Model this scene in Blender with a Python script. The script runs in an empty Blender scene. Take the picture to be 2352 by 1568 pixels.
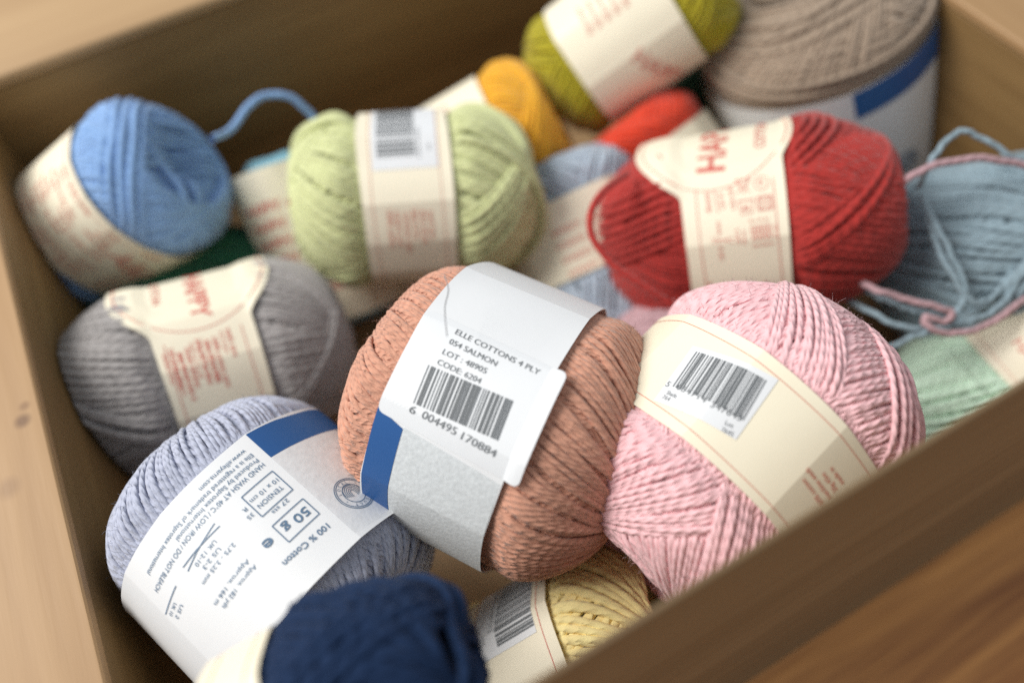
import bpy, bmesh, math, random
import numpy as np

random.seed(7)
RNG = np.random.RandomState(11)
scene = bpy.context.scene
COL = scene.collection

# ------------------------------------------------------------------ camera
F = 1764.0                       # focal length in units of a 2352 px wide picture
CU, CV = 1176.0, 784.0
PITCH, ROLL, AZ, H = math.radians(58), math.radians(-7), math.radians(23), 0.31


def _rz(v, a):
    return np.array([math.cos(a) * v[0] - math.sin(a) * v[1], math.sin(a) * v[0] + math.cos(a) * v[1], v[2]])


_r = np.array([1.0, 0, 0])
_f = np.array([0, math.cos(PITCH), -math.sin(PITCH)])
_u = np.array([0, math.sin(PITCH), math.cos(PITCH)])
CR = _rz(math.cos(ROLL) * _r + math.sin(ROLL) * _u, -AZ)
CUP = _rz(-math.sin(ROLL) * _r + math.cos(ROLL) * _u, -AZ)
CW = _rz(_f, -AZ)
CO = np.array([0, 0, H])


def ray(u, v):
    return CW + CR * (u - CU) / F - CUP * (v - CV) / F


def atz(u, v, z):
    d = ray(u, v)
    return CO + d * ((z - CO[2]) / d[2])


def atd(u, v, d):
    return CO + ray(u, v) * d


cam_data = bpy.data.cameras.new('camera')
cam = bpy.data.objects.new('camera', cam_data)
COL.objects.link(cam)
scene.camera = cam
cam_data.sensor_width = 36.0
cam_data.lens = F / 2352.0 * 36.0
cam_data.clip_start = 0.005
cam_data.clip_end = 20.0
from mathutils import Matrix, Vector
cam.matrix_world = Matrix(((CR[0], CUP[0], -CW[0], CO[0]), (CR[1], CUP[1], -CW[1], CO[1]),
                           (CR[2], CUP[2], -CW[2], CO[2]), (0, 0, 0, 1)))
cam_data.dof.use_dof = True
cam_data.dof.focus_distance = 0.206
cam_data.dof.aperture_fstop = 3.6

# ------------------------------------------------------------------ light
world = bpy.data.worlds.new('World')
scene.world = world
world.use_nodes = True
bg = world.node_tree.nodes['Background']
bg.inputs[0].default_value = (0.88, 0.95, 1.0, 1)
bg.inputs[1].default_value = 0.50


def lamp(name, loc, target, size, power, color, sy=None):
    l = bpy.data.lights.new(name, 'AREA')
    l.shape = 'RECTANGLE'
    l.size = size
    l.size_y = sy or size
    l.energy = power
    l.color = color
    o = bpy.data.objects.new(name, l)
    COL.objects.link(o)
    o.location = loc
    d = Vector(target) - Vector(loc)
    o.rotation_euler = d.to_track_quat('-Z', 'Y').to_euler()
    return o


lamp('window_light', (-0.78, 0.72, 1.20), (0.08, 0.15, 0.05), 0.80, 27.0, (1.0, 0.965, 0.91))
scene.view_settings.view_transform = 'Standard'
scene.view_settings.look = 'None'
scene.view_settings.exposure = 0.0
scene.view_settings.gamma = 1.0
scene.view_settings.use_curve_mapping = False
scene.render.engine = 'CYCLES'
scene.cycles.use_denoising = False
scene.cycles.max_bounces = 8
scene.cycles.diffuse_bounces = 5


# ------------------------------------------------------------------ materials
def new_mat(name):
    m = bpy.data.materials.new(name)
    m.use_nodes = True
    nt = m.node_tree
    p = nt.nodes['Principled BSDF']
    return m, nt, p


def N(nt, kind, **kw):
    n = nt.nodes.new(kind)
    for k, v in kw.items():
        setattr(n, k, v)
    return n


def math_node(nt, op, a, b=None):
    n = N(nt, 'ShaderNodeMath', operation=op)
    for i, x in enumerate((a, b)):
        if x is None:
            continue
        if isinstance(x, (int, float)):
            n.inputs[i].default_value = x
        else:
            nt.links.new(x, n.inputs[i])
    return n.outputs[0]


def yarn_mat(name, color, pitch=0.0042, plies=3, bump=0.9, vary=0.16, depth=0.00026, sheen=0.25):
    """Twisted plied yarn: uv.x is metres along the strand, uv.y once round it."""
    m, nt, p = new_mat(name)
    uv = N(nt, 'ShaderNodeUVMap')
    uv.uv_map = 'UVMap'
    sep = N(nt, 'ShaderNodeSeparateXYZ')
    nt.links.new(uv.outputs[0], sep.inputs[0])
    x, y = sep.outputs[0], sep.outputs[1]
    ph = math_node(nt, 'ADD', math_node(nt, 'MULTIPLY', x, 2 * math.pi / pitch * plies / 3.0),
                   math_node(nt, 'MULTIPLY', y, 2 * math.pi * plies))
    s = math_node(nt, 'ABSOLUTE', math_node(nt, 'SINE', math_node(nt, 'MULTIPLY', ph, 0.5)))
    tc = N(nt, 'ShaderNodeTexCoord')
    no = N(nt, 'ShaderNodeTexNoise')
    no.inputs['Scale'].default_value = 1500
    no.inputs['Detail'].default_value = 3
    nt.links.new(tc.outputs['Object'], no.inputs['Vector'])
    # fibres running along the plies
    cv = N(nt, 'ShaderNodeCombineXYZ')
    nt.links.new(math_node(nt, 'MULTIPLY', x, 90.0), cv.inputs[0])
    nt.links.new(math_node(nt, 'ADD', math_node(nt, 'MULTIPLY', y, 14.0), math_node(nt, 'MULTIPLY', x, 2600.0)), cv.inputs[1])
    n3 = N(nt, 'ShaderNodeTexNoise')
    n3.inputs['Scale'].default_value = 1.0
    n3.inputs['Detail'].default_value = 2
    nt.links.new(cv.outputs[0], n3.inputs['Vector'])
    hgt = math_node(nt, 'ADD', math_node(nt, 'ADD', s, math_node(nt, 'MULTIPLY', no.outputs[0], 0.5)),
                    math_node(nt, 'MULTIPLY', n3.outputs[0], 0.3))
    b = N(nt, 'ShaderNodeBump')
    b.inputs['Strength'].default_value = bump
    b.inputs['Distance'].default_value = depth
    nt.links.new(hgt, b.inputs['Height'])
    nt.links.new(b.outputs[0], p.inputs['Normal'])
    n2 = N(nt, 'ShaderNodeTexNoise')
    n2.inputs['Scale'].default_value = 170
    n2.inputs['Detail'].default_value = 4
    nt.links.new(tc.outputs['Object'], n2.inputs['Vector'])
    mix = N(nt, 'ShaderNodeMixRGB')
    c = np.array(color)
    mix.inputs[1].default_value = tuple(np.clip(c * (1 - vary), 0, 1)) + (1,)
    mix.inputs[2].default_value = tuple(np.clip(c * (1 + vary) + 0.004, 0, 1)) + (1,)
    nt.links.new(n2.outputs[0], mix.inputs[0])
    nt.links.new(mix.outputs[0], p.inputs['Base Color'])
    p.inputs['Roughness'].default_value = 0.85
    p.inputs['Specular IOR Level'].default_value = 0.25
    p.inputs['Sheen Weight'].default_value = sheen
    p.inputs['Sheen Roughness'].default_value = 0.5
    return m


def paper_mat(name, color, rough=0.45, mottled=0.05, spec=0.5, scale=60):
    m, nt, p = new_mat(name)
    tc = N(nt, 'ShaderNodeTexCoord')
    n2 = N(nt, 'ShaderNodeTexNoise')
    n2.inputs['Scale'].default_value = scale
    n2.inputs['Detail'].default_value = 5
    nt.links.new(tc.outputs['Object'], n2.inputs['Vector'])
    mix = N(nt, 'ShaderNodeMixRGB')
    c = np.array(color)
    mix.inputs[1].default_value = tuple(np.clip(c * (1 - mottled), 0, 1)) + (1,)
    mix.inputs[2].default_value = tuple(np.clip(c * (1 + mottled), 0, 1)) + (1,)
    nt.links.new(n2.outputs[0], mix.inputs[0])
    nt.links.new(mix.outputs[0], p.inputs['Base Color'])
    b = N(nt, 'ShaderNodeBump')
    b.inputs['Strength'].default_value = 0.25
    b.inputs['Distance'].default_value = 0.0005
    nt.links.new(n2.outputs[0], b.inputs['Height'])
    nt.links.new(b.outputs[0], p.inputs['Normal'])
    p.inputs['Roughness'].default_value = rough
    p.inputs['Specular IOR Level'].default_value = spec
    return m


def wood_mat(name, c1, c2, axis='X', scale=1.0, rough=0.5, knots=True):
    m, nt, p = new_mat(name)
    tc = N(nt, 'ShaderNodeTexCoord')
    mp = N(nt, 'ShaderNodeMapping')
    st = [30.0 * scale, 30.0 * scale, 30.0 * scale]
    st['XYZ'.index(axis)] = 2.2 * scale
    mp.inputs['Scale'].default_value = st
    nt.links.new(tc.outputs['Object'], mp.inputs['Vector'])
    n1 = N(nt, 'ShaderNodeTexNoise')
    n1.inputs['Scale'].default_value = 1.6
    n1.inputs['Detail'].default_value = 6
    n1.inputs['Distortion'].default_value = 1.2
    nt.links.new(mp.outputs[0], n1.inputs['Vector'])
    n2 = N(nt, 'ShaderNodeTexNoise')
    n2.inputs['Scale'].default_value = 9.0
    n2.inputs['Detail'].default_value = 4
    nt.links.new(mp.outputs[0], n2.inputs['Vector'])
    f = math_node(nt, 'ADD', math_node(nt, 'MULTIPLY', n1.outputs[0], 0.7), math_node(nt, 'MULTIPLY', n2.outputs[0], 0.3))
    cr = N(nt, 'ShaderNodeValToRGB')
    cr.color_ramp.elements[0].position = 0.34
    cr.color_ramp.elements[0].color = tuple(c1) + (1,)
    cr.color_ramp.elements[1].position = 0.66
    cr.color_ramp.elements[1].color = tuple(c2) + (1,)
    nt.links.new(f, cr.inputs[0])
    nt.links.new(cr.outputs[0], p.inputs['Base Color'])
    b = N(nt, 'ShaderNodeBump')
    b.inputs['Strength'].default_value = 0.3
    b.inputs['Distance'].default_value = 0.0006
    nt.links.new(n2.outputs[0], b.inputs['Height'])
    nt.links.new(b.outputs[0], p.inputs['Normal'])
    p.inputs['Roughness'].default_value = rough
    return m


def ink_mat(name, color, rough=0.5):
    m, nt, p = new_mat(name)
    p.inputs['Base Color'].default_value = tuple(color) + (1,)
    p.inputs['Roughness'].default_value = rough
    return m


CREAM = paper_mat('cream_paper', (0.88, 0.81, 0.64), 0.5)
WHITE = paper_mat('white_paper', (0.80, 0.81, 0.83), 0.5, 0.03)
STICK = paper_mat('sticker_paper', (0.77, 0.785, 0.81), 0.45, 0.02)
LACE = paper_mat('lace_print_paper', (0.66, 0.69, 0.71), 0.45, 0.22, scale=900)
INK = ink_mat('black_ink', (0.04, 0.045, 0.05))
GINK = ink_mat('grey_ink', (0.13, 0.14, 0.15))
RINK = ink_mat('red_ink', (0.60, 0.10, 0.08))
PINK_INK = ink_mat('faded_red_ink', (0.66, 0.26, 0.20))
BINK = ink_mat('blue_ink', (0.10, 0.18, 0.29))
BLUE = ink_mat('blue_print', (0.018, 0.095, 0.30), 0.4)


# ------------------------------------------------------------------ mesh helpers
def link_mesh(name, me, mat, parent=None):
    o = bpy.data.objects.new(name, me)
    me.materials.append(mat)
    COL.objects.link(o)
    if parent is not None:
        o.parent = parent
    return o


def np_mesh(name, V, Q, UV=None, smooth=True):
    """V (n,3), Q (m,4) quads, UV per loop (m*4,2)"""
    me = bpy.data.meshes.new(name)
    V = np.ascontiguousarray(V, dtype=np.float32)
    Q = np.ascontiguousarray(Q, dtype=np.int32)
    me.vertices.add(len(V))
    me.vertices.foreach_set('co', V.ravel())
    me.loops.add(Q.size)
    me.loops.foreach_set('vertex_index', Q.ravel())
    me.polygons.add(len(Q))
    me.polygons.foreach_set('loop_start', np.arange(0, Q.size, 4, dtype=np.int32))
    try:
        me.polygons.foreach_set('loop_total', np.full(len(Q), 4, dtype=np.int32))
    except Exception:
        pass
    me.update(calc_edges=True)
    me.polygons.foreach_set('use_smooth', np.full(len(Q), smooth, dtype=bool))
    if UV is not None:
        l = me.uv_layers.new(name='UVMap')
        l.data.foreach_set('uv', np.ascontiguousarray(UV, dtype=np.float32).ravel())
    me.validate()
    return me


def tubes(P, Nrm, rad, sides=7, twist_off=None):
    """P (K,T,3) centre lines, Nrm (K,T,3) reference normals, rad scalar or (K,T). Returns V,Q,UV"""
    K, T, _ = P.shape
    tan = np.gradient(P, axis=1)
    tan /= np.linalg.norm(tan, axis=2, keepdims=True) + 1e-12
    n = Nrm - (Nrm * tan).sum(2, keepdims=True) * tan
    n /= np.linalg.norm(n, axis=2, keepdims=True) + 1e-12
    b = np.cross(tan, n)
    if np.isscalar(rad):
        rad = np.full((K, T), rad)
    th = np.arange(sides) / sides * 2 * np.pi
    V = P[:, :, None, :] + rad[:, :, None, None] * (np.cos(th)[None, None, :, None] * n[:, :, None, :]
                                                     + np.sin(th)[None, None, :, None] * b[:, :, None, :])
    ln = np.concatenate([np.zeros((K, 1)), np.cumsum(np.linalg.norm(np.diff(P, axis=1), axis=2), axis=1)], axis=1)
    if twist_off is not None:
        ln = ln + twist_off[:, None]
    idx = np.arange(K * T * sides).reshape(K, T, sides)
    a = idx[:, :-1, :]
    c = idx[:, 1:, :]
    a2 = np.roll(a, -1, axis=2)
    c2 = np.roll(c, -1, axis=2)
    Q = np.stack([a, c, c2, a2], axis=-1).reshape(-1, 4)
    v0 = np.broadcast_to(np.arange(sides) / sides, (K, T - 1, sides))
    v1 = v0 + 1.0 / sides
    u0 = np.broadcast_to(ln[:, :-1, None], (K, T - 1, sides))
    u1 = np.broadcast_to(ln[:, 1:, None], (K, T - 1, sides))
    UV = np.stack([np.stack([u0, v0], -1), np.stack([u1, v0], -1), np.stack([u1, v1], -1), np.stack([u0, v1], -1)], axis=-2)
    return V.reshape(-1, 3), Q, UV.reshape(-1, 2)


def merge(parts):
    Vs, Qs, Us, o = [], [], [], 0
    for V, Q, U in parts:
        Vs.append(V)
        Qs.append(Q + o)
        Us.append(U)
        o += len(V)
    return np.concatenate(Vs), np.concatenate(Qs), np.concatenate(Us)


def smooth_path(pts, n=120):
    """Catmull-Rom through the given points"""
    p = np.array(pts, float)
    p = np.vstack([2 * p[0] - p[1], p, 2 * p[-1] - p[-2]])
    out = []
    m = len(p) - 3
    per = max(4, n // m)
    for i in range(m):
        t = np.linspace(0, 1, per, endpoint=(i == m - 1))[:, None]
        a, b, c, d = p[i:i + 4]
        out.append(0.5 * (2 * b + (c - a) * t + (2 * a - 5 * b + 4 * c - d) * t ** 2 + (3 * b - a - 3 * c + d) * t ** 3))
    return np.vstack(out)


def cord(name, pts, rad, mat, parent, n=140):
    """a loose strand through world points"""
    P = smooth_path(pts, n)
    k = np.arange(len(P))
    P = P + 0.0002 * np.stack([np.sin(k * 0.31), np.cos(k * 0.23), np.sin(k * 0.17)], 1)
    ref = np.broadcast_to(np.array([0.13, 0.21, 0.97]), P.shape)
    V, Q, U = tubes(P[None], ref[None], rad, 10)
    V = V - np.array(parent.location)
    return link_mesh(name, np_mesh(name, V, Q, U), mat, parent)


# ------------------------------------------------------------------ yarn balls
ZR = 0.11
X0, X1, Y0, Y1 = -0.0865, 0.279, 0.0207, 0.339


def squash(V):
    """soft wool and paper give way to the crate's panels and floor"""
    V = np.array(V, float)
    k = 0.0005
    for ax, lim, sg in ((0, X0 + 0.0008, 1), (0, X1 - 0.0008, -1), (1, Y0 + 0.0010, 1), (1, Y1 - 0.0008, -1), (2, 0.0004, 1)):
        d = (V[..., ax] - lim) * sg
        d = np.where(d > 8 * k, d, k * np.log1p(np.exp(np.clip(d / k, -30, 30))))
        V[..., ax] = lim + sg * d
    return V


def sgnpow(x, p):
    return np.sign(x) * np.abs(x) ** p


class Ball:
    """One ball of yarn: local z is its winding axis, local x faces the camera."""

    def __init__(s, name, label, group, u, v, rpx, r, a, ang, tilt, color, rs=0.00115, incl=66, hole=0.25,
                 label_w=(-0.018, 0.018), bands=(), squeeze=0.0014, q=0.78, mode='band', fuzz=0, sides=7, T=130,
                 pitch=0.0042, plies=3, phase=0.0, wobble=0.00035, bump=0.9, vary=0.16, has_label=True, spin=0.0, handed=1,
                 lumps=0.012, sheen=0.25, gap=0.88, core=2.2):
        s.r, s.a, s.q, s.hole, s.rs, s.lw, s.squeeze = r, a, q, hole, rs, label_w, squeeze
        d = F * r / rpx
        s.C = atd(u, v, d)
        t, e = math.radians(ang), math.radians(tilt)
        toc = (CO - s.C) / np.linalg.norm(CO - s.C)
        rp = CR - (CR @ toc) * toc
        rp /= np.linalg.norm(rp)
        upv = np.cross(toc, rp)
        s.z = math.cos(e) * (math.cos(t) * rp + math.sin(t) * upv) + math.sin(e) * toc
        s.z /= np.linalg.norm(s.z)
        x = toc - (toc @ s.z) * s.z
        s.x = x / np.linalg.norm(x)
        s.y = np.cross(s.z, s.x)
        s.has_label = has_label
        s.lumps = lumps
        s.Rl = r + 0.0004                     # label radius
        s.creases = None
        s.ck = 0.5
        zmin = s.C[2] - max(r, abs(s.z[2]) * a)
        s.root = bpy.data.objects.new(name, None)
        s.root.empty_display_size = 0.01
        COL.objects.link(s.root)
        s.root.location = (s.C[0], s.C[1], max(0.0, zmin))
        s.root['label'] = label
        s.root['category'] = 'yarn ball'
        if group:
            s.root['group'] = group
        s.mat = yarn_mat(name + '_wool', color, pitch, plies, bump, vary, sheen=sheen)
        parts = []
        K = int(2 * math.pi * r * math.sin(math.radians(incl)) / (2 * rs * gap))
        parts.append(s.wind(K, 0, 2 * math.pi, incl, 0.0, mode, T, sides, phase, wobble, handed))
        parts.append(s.wind_par((1.0, 0.15, 0.0), -0.55, 0.55, -0.9, T, sides, wobble))
        for bd in bands:
            if bd[0] == 'par':
                parts.append(s.wind_par(bd[1], bd[2], bd[3], bd[4], T, sides, wobble))
                continue
            p0, p1, i2, lift = bd
            k2 = max(2, int(abs(p1 - p0) * r * math.sin(math.radians(i2)) / (2 * rs * 0.9)))
            parts.append(s.wind(k2, p0, p1, i2, lift, 'flat', T, sides, 0, wobble, handed))
        if fuzz:
            parts.append(s.fuzz(parts[0][0], fuzz))
        V, Q, U = merge(parts)
        link_mesh('yarn', np_mesh('yarn', s.loc(V), Q, U), s.mat, s.root)
        # solid inner winding
        nu, nv = 48, 28
        sl = np.sin(np.linspace(-math.pi / 2, math.pi / 2, nv))
        az = np.arange(nu) / nu * 2 * math.pi
        SL, A = np.meshgrid(sl, az, indexing='ij')
        P, _n = s.surf(SL, A, -core * rs - 0.0002)
        idx = np.arange(nu * nv).reshape(nv, nu)
        a0, a1 = idx[:-1], idx[1:]
        Q = np.stack([a0, np.roll(a0, -1, 1), np.roll(a1, -1, 1), a1], -1).reshape(-1, 4)
        uv = np.zeros((len(Q) * 4, 2))
        link_mesh('yarn_core', np_mesh('yarn_core', s.loc(s.world(P.reshape(-1, 3))), Q, uv), s.mat, s.root)

    def loc(s, V):
        return squash(V) - np.array(s.root.location)

    def world(s, P):
        return s.C + P[..., 0:1] * s.x + P[..., 1:2] * s.y + P[..., 2:3] * s.z

    def surf(s, sl, az, off):
        """point and outward normal on the ball; sl = sine of latitude"""
        cl = np.sqrt(np.clip(1 - sl * sl, 0, 1))
        pinch = 1 - s.hole * np.exp(-np.clip(1 - np.abs(sl), 0, 1) / 0.045)
        lump = 1 + s.lumps * (np.sin(3 * az + 4 * sl + s.r * 900) + 0.7 * np.sin(5 * az - 6 * sl + 1.3) + 0.6 * np.sin(2 * az + 9 * sl))
        if s.has_label:
            # full under the band, rounding off to the ends
            up_, dn_ = min(s.lw[1], 0.55 * s.a), min(-s.lw[0], 0.55 * s.a)
            zz = s.a * sl
            tt = np.where(zz > up_, (zz - up_) / (s.a - up_), np.where(zz < -dn_, (-zz - dn_) / (s.a - dn_), 0))
            prof = np.clip(1 - np.clip(tt, 0, 1) ** 2.2, 0, 1) ** 0.6
            prof = 0.75 * prof + 0.25 * cl ** s.q
        else:
            prof = cl ** s.q
        rho = (s.r - s.rs) * prof * lump
        z = s.a * sl * pinch
        nz = sl * s.r / s.a
        nn = np.sqrt(cl * cl + nz * nz) + 1e-9
        nr, nz = cl / nn, nz / nn
        if s.has_label:
            m = (s.lw[0] + s.lw[1]) / 2
            hw = (s.lw[1] - s.lw[0]) / 2
            win = 1 / (1 + np.exp(np.clip((np.abs(z - m) - hw - 0.0035) / 0.0013, -40, 40)))
            off = off * (1 - 0.93 * win)
            bulge = s.squeeze * (1 - win)
            off = off + bulge * cl
        rho = rho + off * nr
        if s.has_label:
            cap = s.r - s.rs - 0.0001 + np.clip(np.abs(z - m) - hw - 0.0012, 0, None) * 1.5
            rho = np.minimum(rho, cap)
        z = z + off * nz
        P = np.stack([rho * np.cos(az), rho * np.sin(az), z], -1)
        Nn = np.stack([nr * np.cos(az), nr * np.sin(az), nz], -1)
        return P, Nn

    def wind(s, K, p0, p1, incl, lift, mode, T, sides, phase, wob, handed):
        i = math.radians(incl)
        k = np.arange(K)
        phi = p0 + (p1 - p0) * (k + 0.5) / K
        phi_j = phi + RNG.normal(0, 0.16, K) * (2 * s.rs / s.r)
        inc = i + RNG.normal(0, 0.028 if incl > 75 else 0.012, K)
        if mode == 'random':
            inc = i + RNG.normal(0, 0.035, K)
        t = np.linspace(0, 2 * math.pi, T)[None, :]
        sl = np.sin(t) * np.sin(inc)[:, None]
        aa = np.arctan2(np.sin(t) * np.cos(inc)[:, None], np.cos(t) * np.ones((K, 1)))
        az = handed * (phi_j[:, None] + aa)
        if mode == 'band':
            other = (phi[:, None] + 2 * aa - math.pi) % (2 * math.pi)
            mine = phi[:, None] % (2 * math.pi)
            dlt = mine - other
            dlt = np.where(dlt > math.pi * 1.999, -1, dlt)
            up = 1 / (1 + np.exp(-dlt / 0.05))
            # wrap-around crossing
            up = up * (1 / (1 + np.exp(-(dlt + 6.2) / 0.02)))
            off = up * s.rs * 1.5
            az = az + phase
        elif mode == 'random':
            lf = RNG.uniform(0, 1, K)[:, None]
            off = s.rs * 1.6 * (0.5 + 0.5 * np.sin(t * RNG.randint(2, 6, K)[:, None] + 6.28 * lf)) * 0.6 + s.rs * 0.9 * lf
            az = az + phase
        else:
            off = np.full((K, T), lift * s.rs * 1.7)
            edge = np.minimum(k, K - 1 - k)
            off = off - (edge[:, None] < 1) * s.rs * 0.5
        w1 = RNG.uniform(0, 6.28, (K, 1))
        w2 = RNG.uniform(0, 6.28, (K, 1))
        off = off + wob * 0.6 * np.sin(t * 5 + w1) + wob * 0.25 * np.sin(t * 9 + w2)
        az = az + (wob / s.r) * np.sin(t * 3 + w2) + (wob / s.r) * 0.4 * np.sin(t * 7 + w1)
        P, Nn = s.surf(sl, az, off)
        Pw = s.world(P)
        Nw = Nn[..., 0:1] * s.x + Nn[..., 1:2] * s.y + Nn[..., 2:3] * s.z
        rad = s.rs * (1 + RNG.normal(0, 0.03, (K, 1))) * np.ones((K, T))
        return tubes(Pw, Nw, rad, sides, RNG.uniform(0, 0.01, K))

    def wind_par(s, nrm, c0, c1, lift, T, sides, wob):
        """side-by-side turns in parallel planes with normal nrm (local axes)"""
        n = np.array(nrm, float)
        n /= np.linalg.norm(n)
        e1 = np.cross(n, [0.1, 0.2, 0.97])
        e1 /= np.linalg.norm(e1)
        e2 = np.cross(n, e1)
        K = max(2, int(abs(c1 - c0) * s.r / (2 * s.rs * 0.92)))
        c = c0 + (c1 - c0) * (np.arange(K) + 0.5) / K + RNG.normal(0, 0.002, K)
        t = np.linspace(0, 2 * math.pi, T)[None, :]
        w1 = RNG.uniform(0, 6.28, (K, 1))
        cc = c[:, None] + 0.4 * wob / s.r * np.sin(5 * t + w1)
        rr = np.sqrt(1 - cc ** 2)
        D = cc[..., None] * n + (rr * np.cos(t))[..., None] * e1 + (rr * np.sin(t))[..., None] * e2
        D /= np.linalg.norm(D, axis=-1, keepdims=True)
        az = np.arctan2(D[..., 1], D[..., 0])
        off = lift * s.rs * 1.7 + wob * 0.5 * np.sin(7 * t + w1)
        edge = np.minimum(np.arange(K), K - 1 - np.arange(K))
        off = off - (edge[:, None] < 1) * s.rs * 0.5
        P, Nn = s.surf(D[..., 2], az, off)
        Nw = Nn[..., 0:1] * s.x + Nn[..., 1:2] * s.y + Nn[..., 2:3] * s.z
        rad = s.rs * (1 + RNG.normal(0, 0.03, (K, 1))) * np.ones((K, T))
        return tubes(s.world(P), Nw, rad, sides, RNG.uniform(0, 0.01, K))

    def fuzz(s, V, n):
        """stray fibres standing off the wool"""
        idx = RNG.randint(0, len(V), n)
        p = V[idx]
        out = p - s.C
        ax = out @ s.z
        keep = (ax < s.lw[0] - 0.001) | (ax > s.lw[1] + 0.001)
        if not s.has_label:
            keep = np.ones(n, bool)
        p, out = p[keep], out[keep]
        out /= np.linalg.norm(out, axis=1, keepdims=True)
        n = len(p)
        d = RNG.normal(0, 1, (n, 3))
        d /= np.linalg.norm(d, axis=1, keepdims=True)
        d2 = RNG.normal(0, 1, (n, 3))
        L = RNG.uniform(0.0008, 0.0025, n)[:, None]
        a = p + out * 0.0001
        b = a + (d * 0.8 + out * 0.55) * L * 0.5
        c = b + (d * 0.6 + d2 * 0.4 + out * 0.1) * L * 0.5
        P = np.stack([a, b, c], 1)
        return tubes(P, np.broadcast_to(np.array([0.31, 0.52, 0.79]), P.shape), 0.000045, 3)

    # ---- label
    def rl(s, lam):
        l_ = np.asarray(lam, float)
        f = s.r * 1000
        return s.rl0(lam) + 0.00016 * (1.3 + np.sin(5 * l_ + f) * 0.8 + 0.5 * np.sin(11 * l_ + 2 * f))

    def rl0(s, lam):
        if s.creases is None:
            return np.full_like(np.asarray(lam, float), s.Rl)
        th = np.sort(np.array(s.creases) % (2 * math.pi))
        l = np.asarray(lam, float) % (2 * math.pi)
        ext = np.concatenate([[th[-1] - 2 * math.pi], th, [th[0] + 2 * math.pi]])
        j = np.clip(np.searchsorted(ext, l, side='right') - 1, 0, len(ext) - 2)
        m = (ext[j] + ext[j + 1]) / 2
        h = (ext[j + 1] - ext[j]) / 2
        hm = max(np.diff(ext)) / 2
        rp = np.cos(h) / np.cos(l - m) / math.cos(hm)
        return s.Rl * ((1 - s.ck) + s.ck * rp)

    def lp(s, X, Y, off=0.0):
        """label coordinates (X along the axis, Y = -arc length) to world"""
        X = np.asarray(X, float)
        lam = -np.asarray(Y, float) / s.Rl
        R = s.rl(lam) + off
        P = np.stack([R * np.cos(lam), R * np.sin(lam), X], -1)
        return s.world(P)

    def on(s, u, v):
        """where the line of sight (u,v) meets the label cylinder, in label coordinates"""
        d = ray(u, v)
        o = CO - s.C
        dx, dy, dz = d @ s.x, d @ s.y, d @ s.z
        ox, oy, oz = o @ s.x, o @ s.y, o @ s.z
        A = dx * dx + dy * dy
        B = 2 * (ox * dx + oy * dy)
        R = s.Rl * 1.02
        for _ in range(8):
            D = max(0.0, B * B - 4 * A * (ox * ox + oy * oy - R * R))
            t = (-B - math.sqrt(D)) / (2 * A)
            x, y, z = ox + t * dx, oy + t * dy, oz + t * dz
            lam = math.atan2(y, x)
            R = float(s.rl(lam))
        return np.array([z, -lam * s.Rl])

    def make_label(s, mat, medallion=None, creases=None, ck=0.5, wave=0.0005):
        if creases:
            th = sorted(c % (2 * math.pi) for c in creases)
            out = []
            for i, c in enumerate(th):
                nx = th[(i + 1) % len(th)] + (2 * math.pi if i == len(th) - 1 else 0)
                k = max(1, int(math.ceil((nx - c) / 0.8)))
                out += [c + (nx - c) * j / k for j in range(k)]
            creases = out
        s.creases, s.ck = creases, ck
        ns = 14
        lam = np.linspace(0, 2 * math.pi, 260)
        if s.creases:
            lam = np.unique(np.round(np.concatenate([lam, np.array(s.creases) % (2 * math.pi)]), 6))
        nl = len(lam)
        lo = np.full(nl, s.lw[0])
        hi = np.full(nl, s.lw[1])
        if medallion:
            lc, sc, rad = medallion
            dl = ((lam - lc + math.pi) % (2 * math.pi) - math.pi) * s.Rl
            h = np.sqrt(np.clip(rad * rad - (dl * 0.95) ** 2, 0, None))
            lo = np.where(np.abs(dl) < rad, np.minimum(lo, sc - h), lo)
            hi = np.where(np.abs(dl) < rad, np.maximum(hi, sc + h), hi)
            ker = np.array([1, 2, 3, 2, 1]) / 9.0
            lo = np.convolve(np.concatenate([lo[-3:-1], lo, lo[1:3]]), ker, 'valid')
            hi = np.convolve(np.concatenate([hi[-3:-1], hi, hi[1:3]]), ker, 'valid')
        lo = lo + wave * np.sin(lam * 3 + 1)
        hi = hi + wave * np.sin(lam * 2 + 2)
        f = np.linspace(0, 1, ns)
        S = lo[:, None] * (1 - f) + hi[:, None] * f
        L = np.repeat(lam[:, None], ns, 1)
        rr = s.rl(L)
        ro = rr
        # outside the plain band the paper dips with the ball
        over = np.maximum(0, np.maximum(s.lw[0] - S, S - s.lw[1]))
        ro = ro + (s.squeeze * 0.9 + 0.0005) * (1 - np.exp(-over / 0.0028)) - over ** 2 * 7.0
        vs = []
        for t in (0.0, -0.00016):
            vs.append(np.stack([(ro + t) * np.cos(L), (ro + t) * np.sin(L), S], -1).reshape(-1, 3))
        V = s.world(np.concatenate(vs))
        idx = np.arange(nl * ns).reshape(nl, ns)
        o = nl * ns
        q1 = np.stack([idx[:-1, :-1], idx[1:, :-1], idx[1:, 1:], idx[:-1, 1:]], -1).reshape(-1, 4)
        q2 = q1[:, ::-1] + o
        e1 = np.stack([idx[:-1, 0], idx[:-1, 0] + o, idx[1:, 0] + o, idx[1:, 0]], -1)
        e2 = np.stack([idx[:-1, -1], idx[1:, -1], idx[1:, -1] + o, idx[:-1, -1] + o], -1)
        Q = np.concatenate([q1, q2, e1, e2])
        me = np_mesh('label', s.loc(V), Q, np.zeros((len(Q) * 4, 2)))
        # crisp folds and rims
        s.label = link_mesh('label', me, mat, s.root)
        try:
            me.set_sharp_from_angle(angle=math.radians(9))
        except Exception:
            pass
        return s.label

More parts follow.
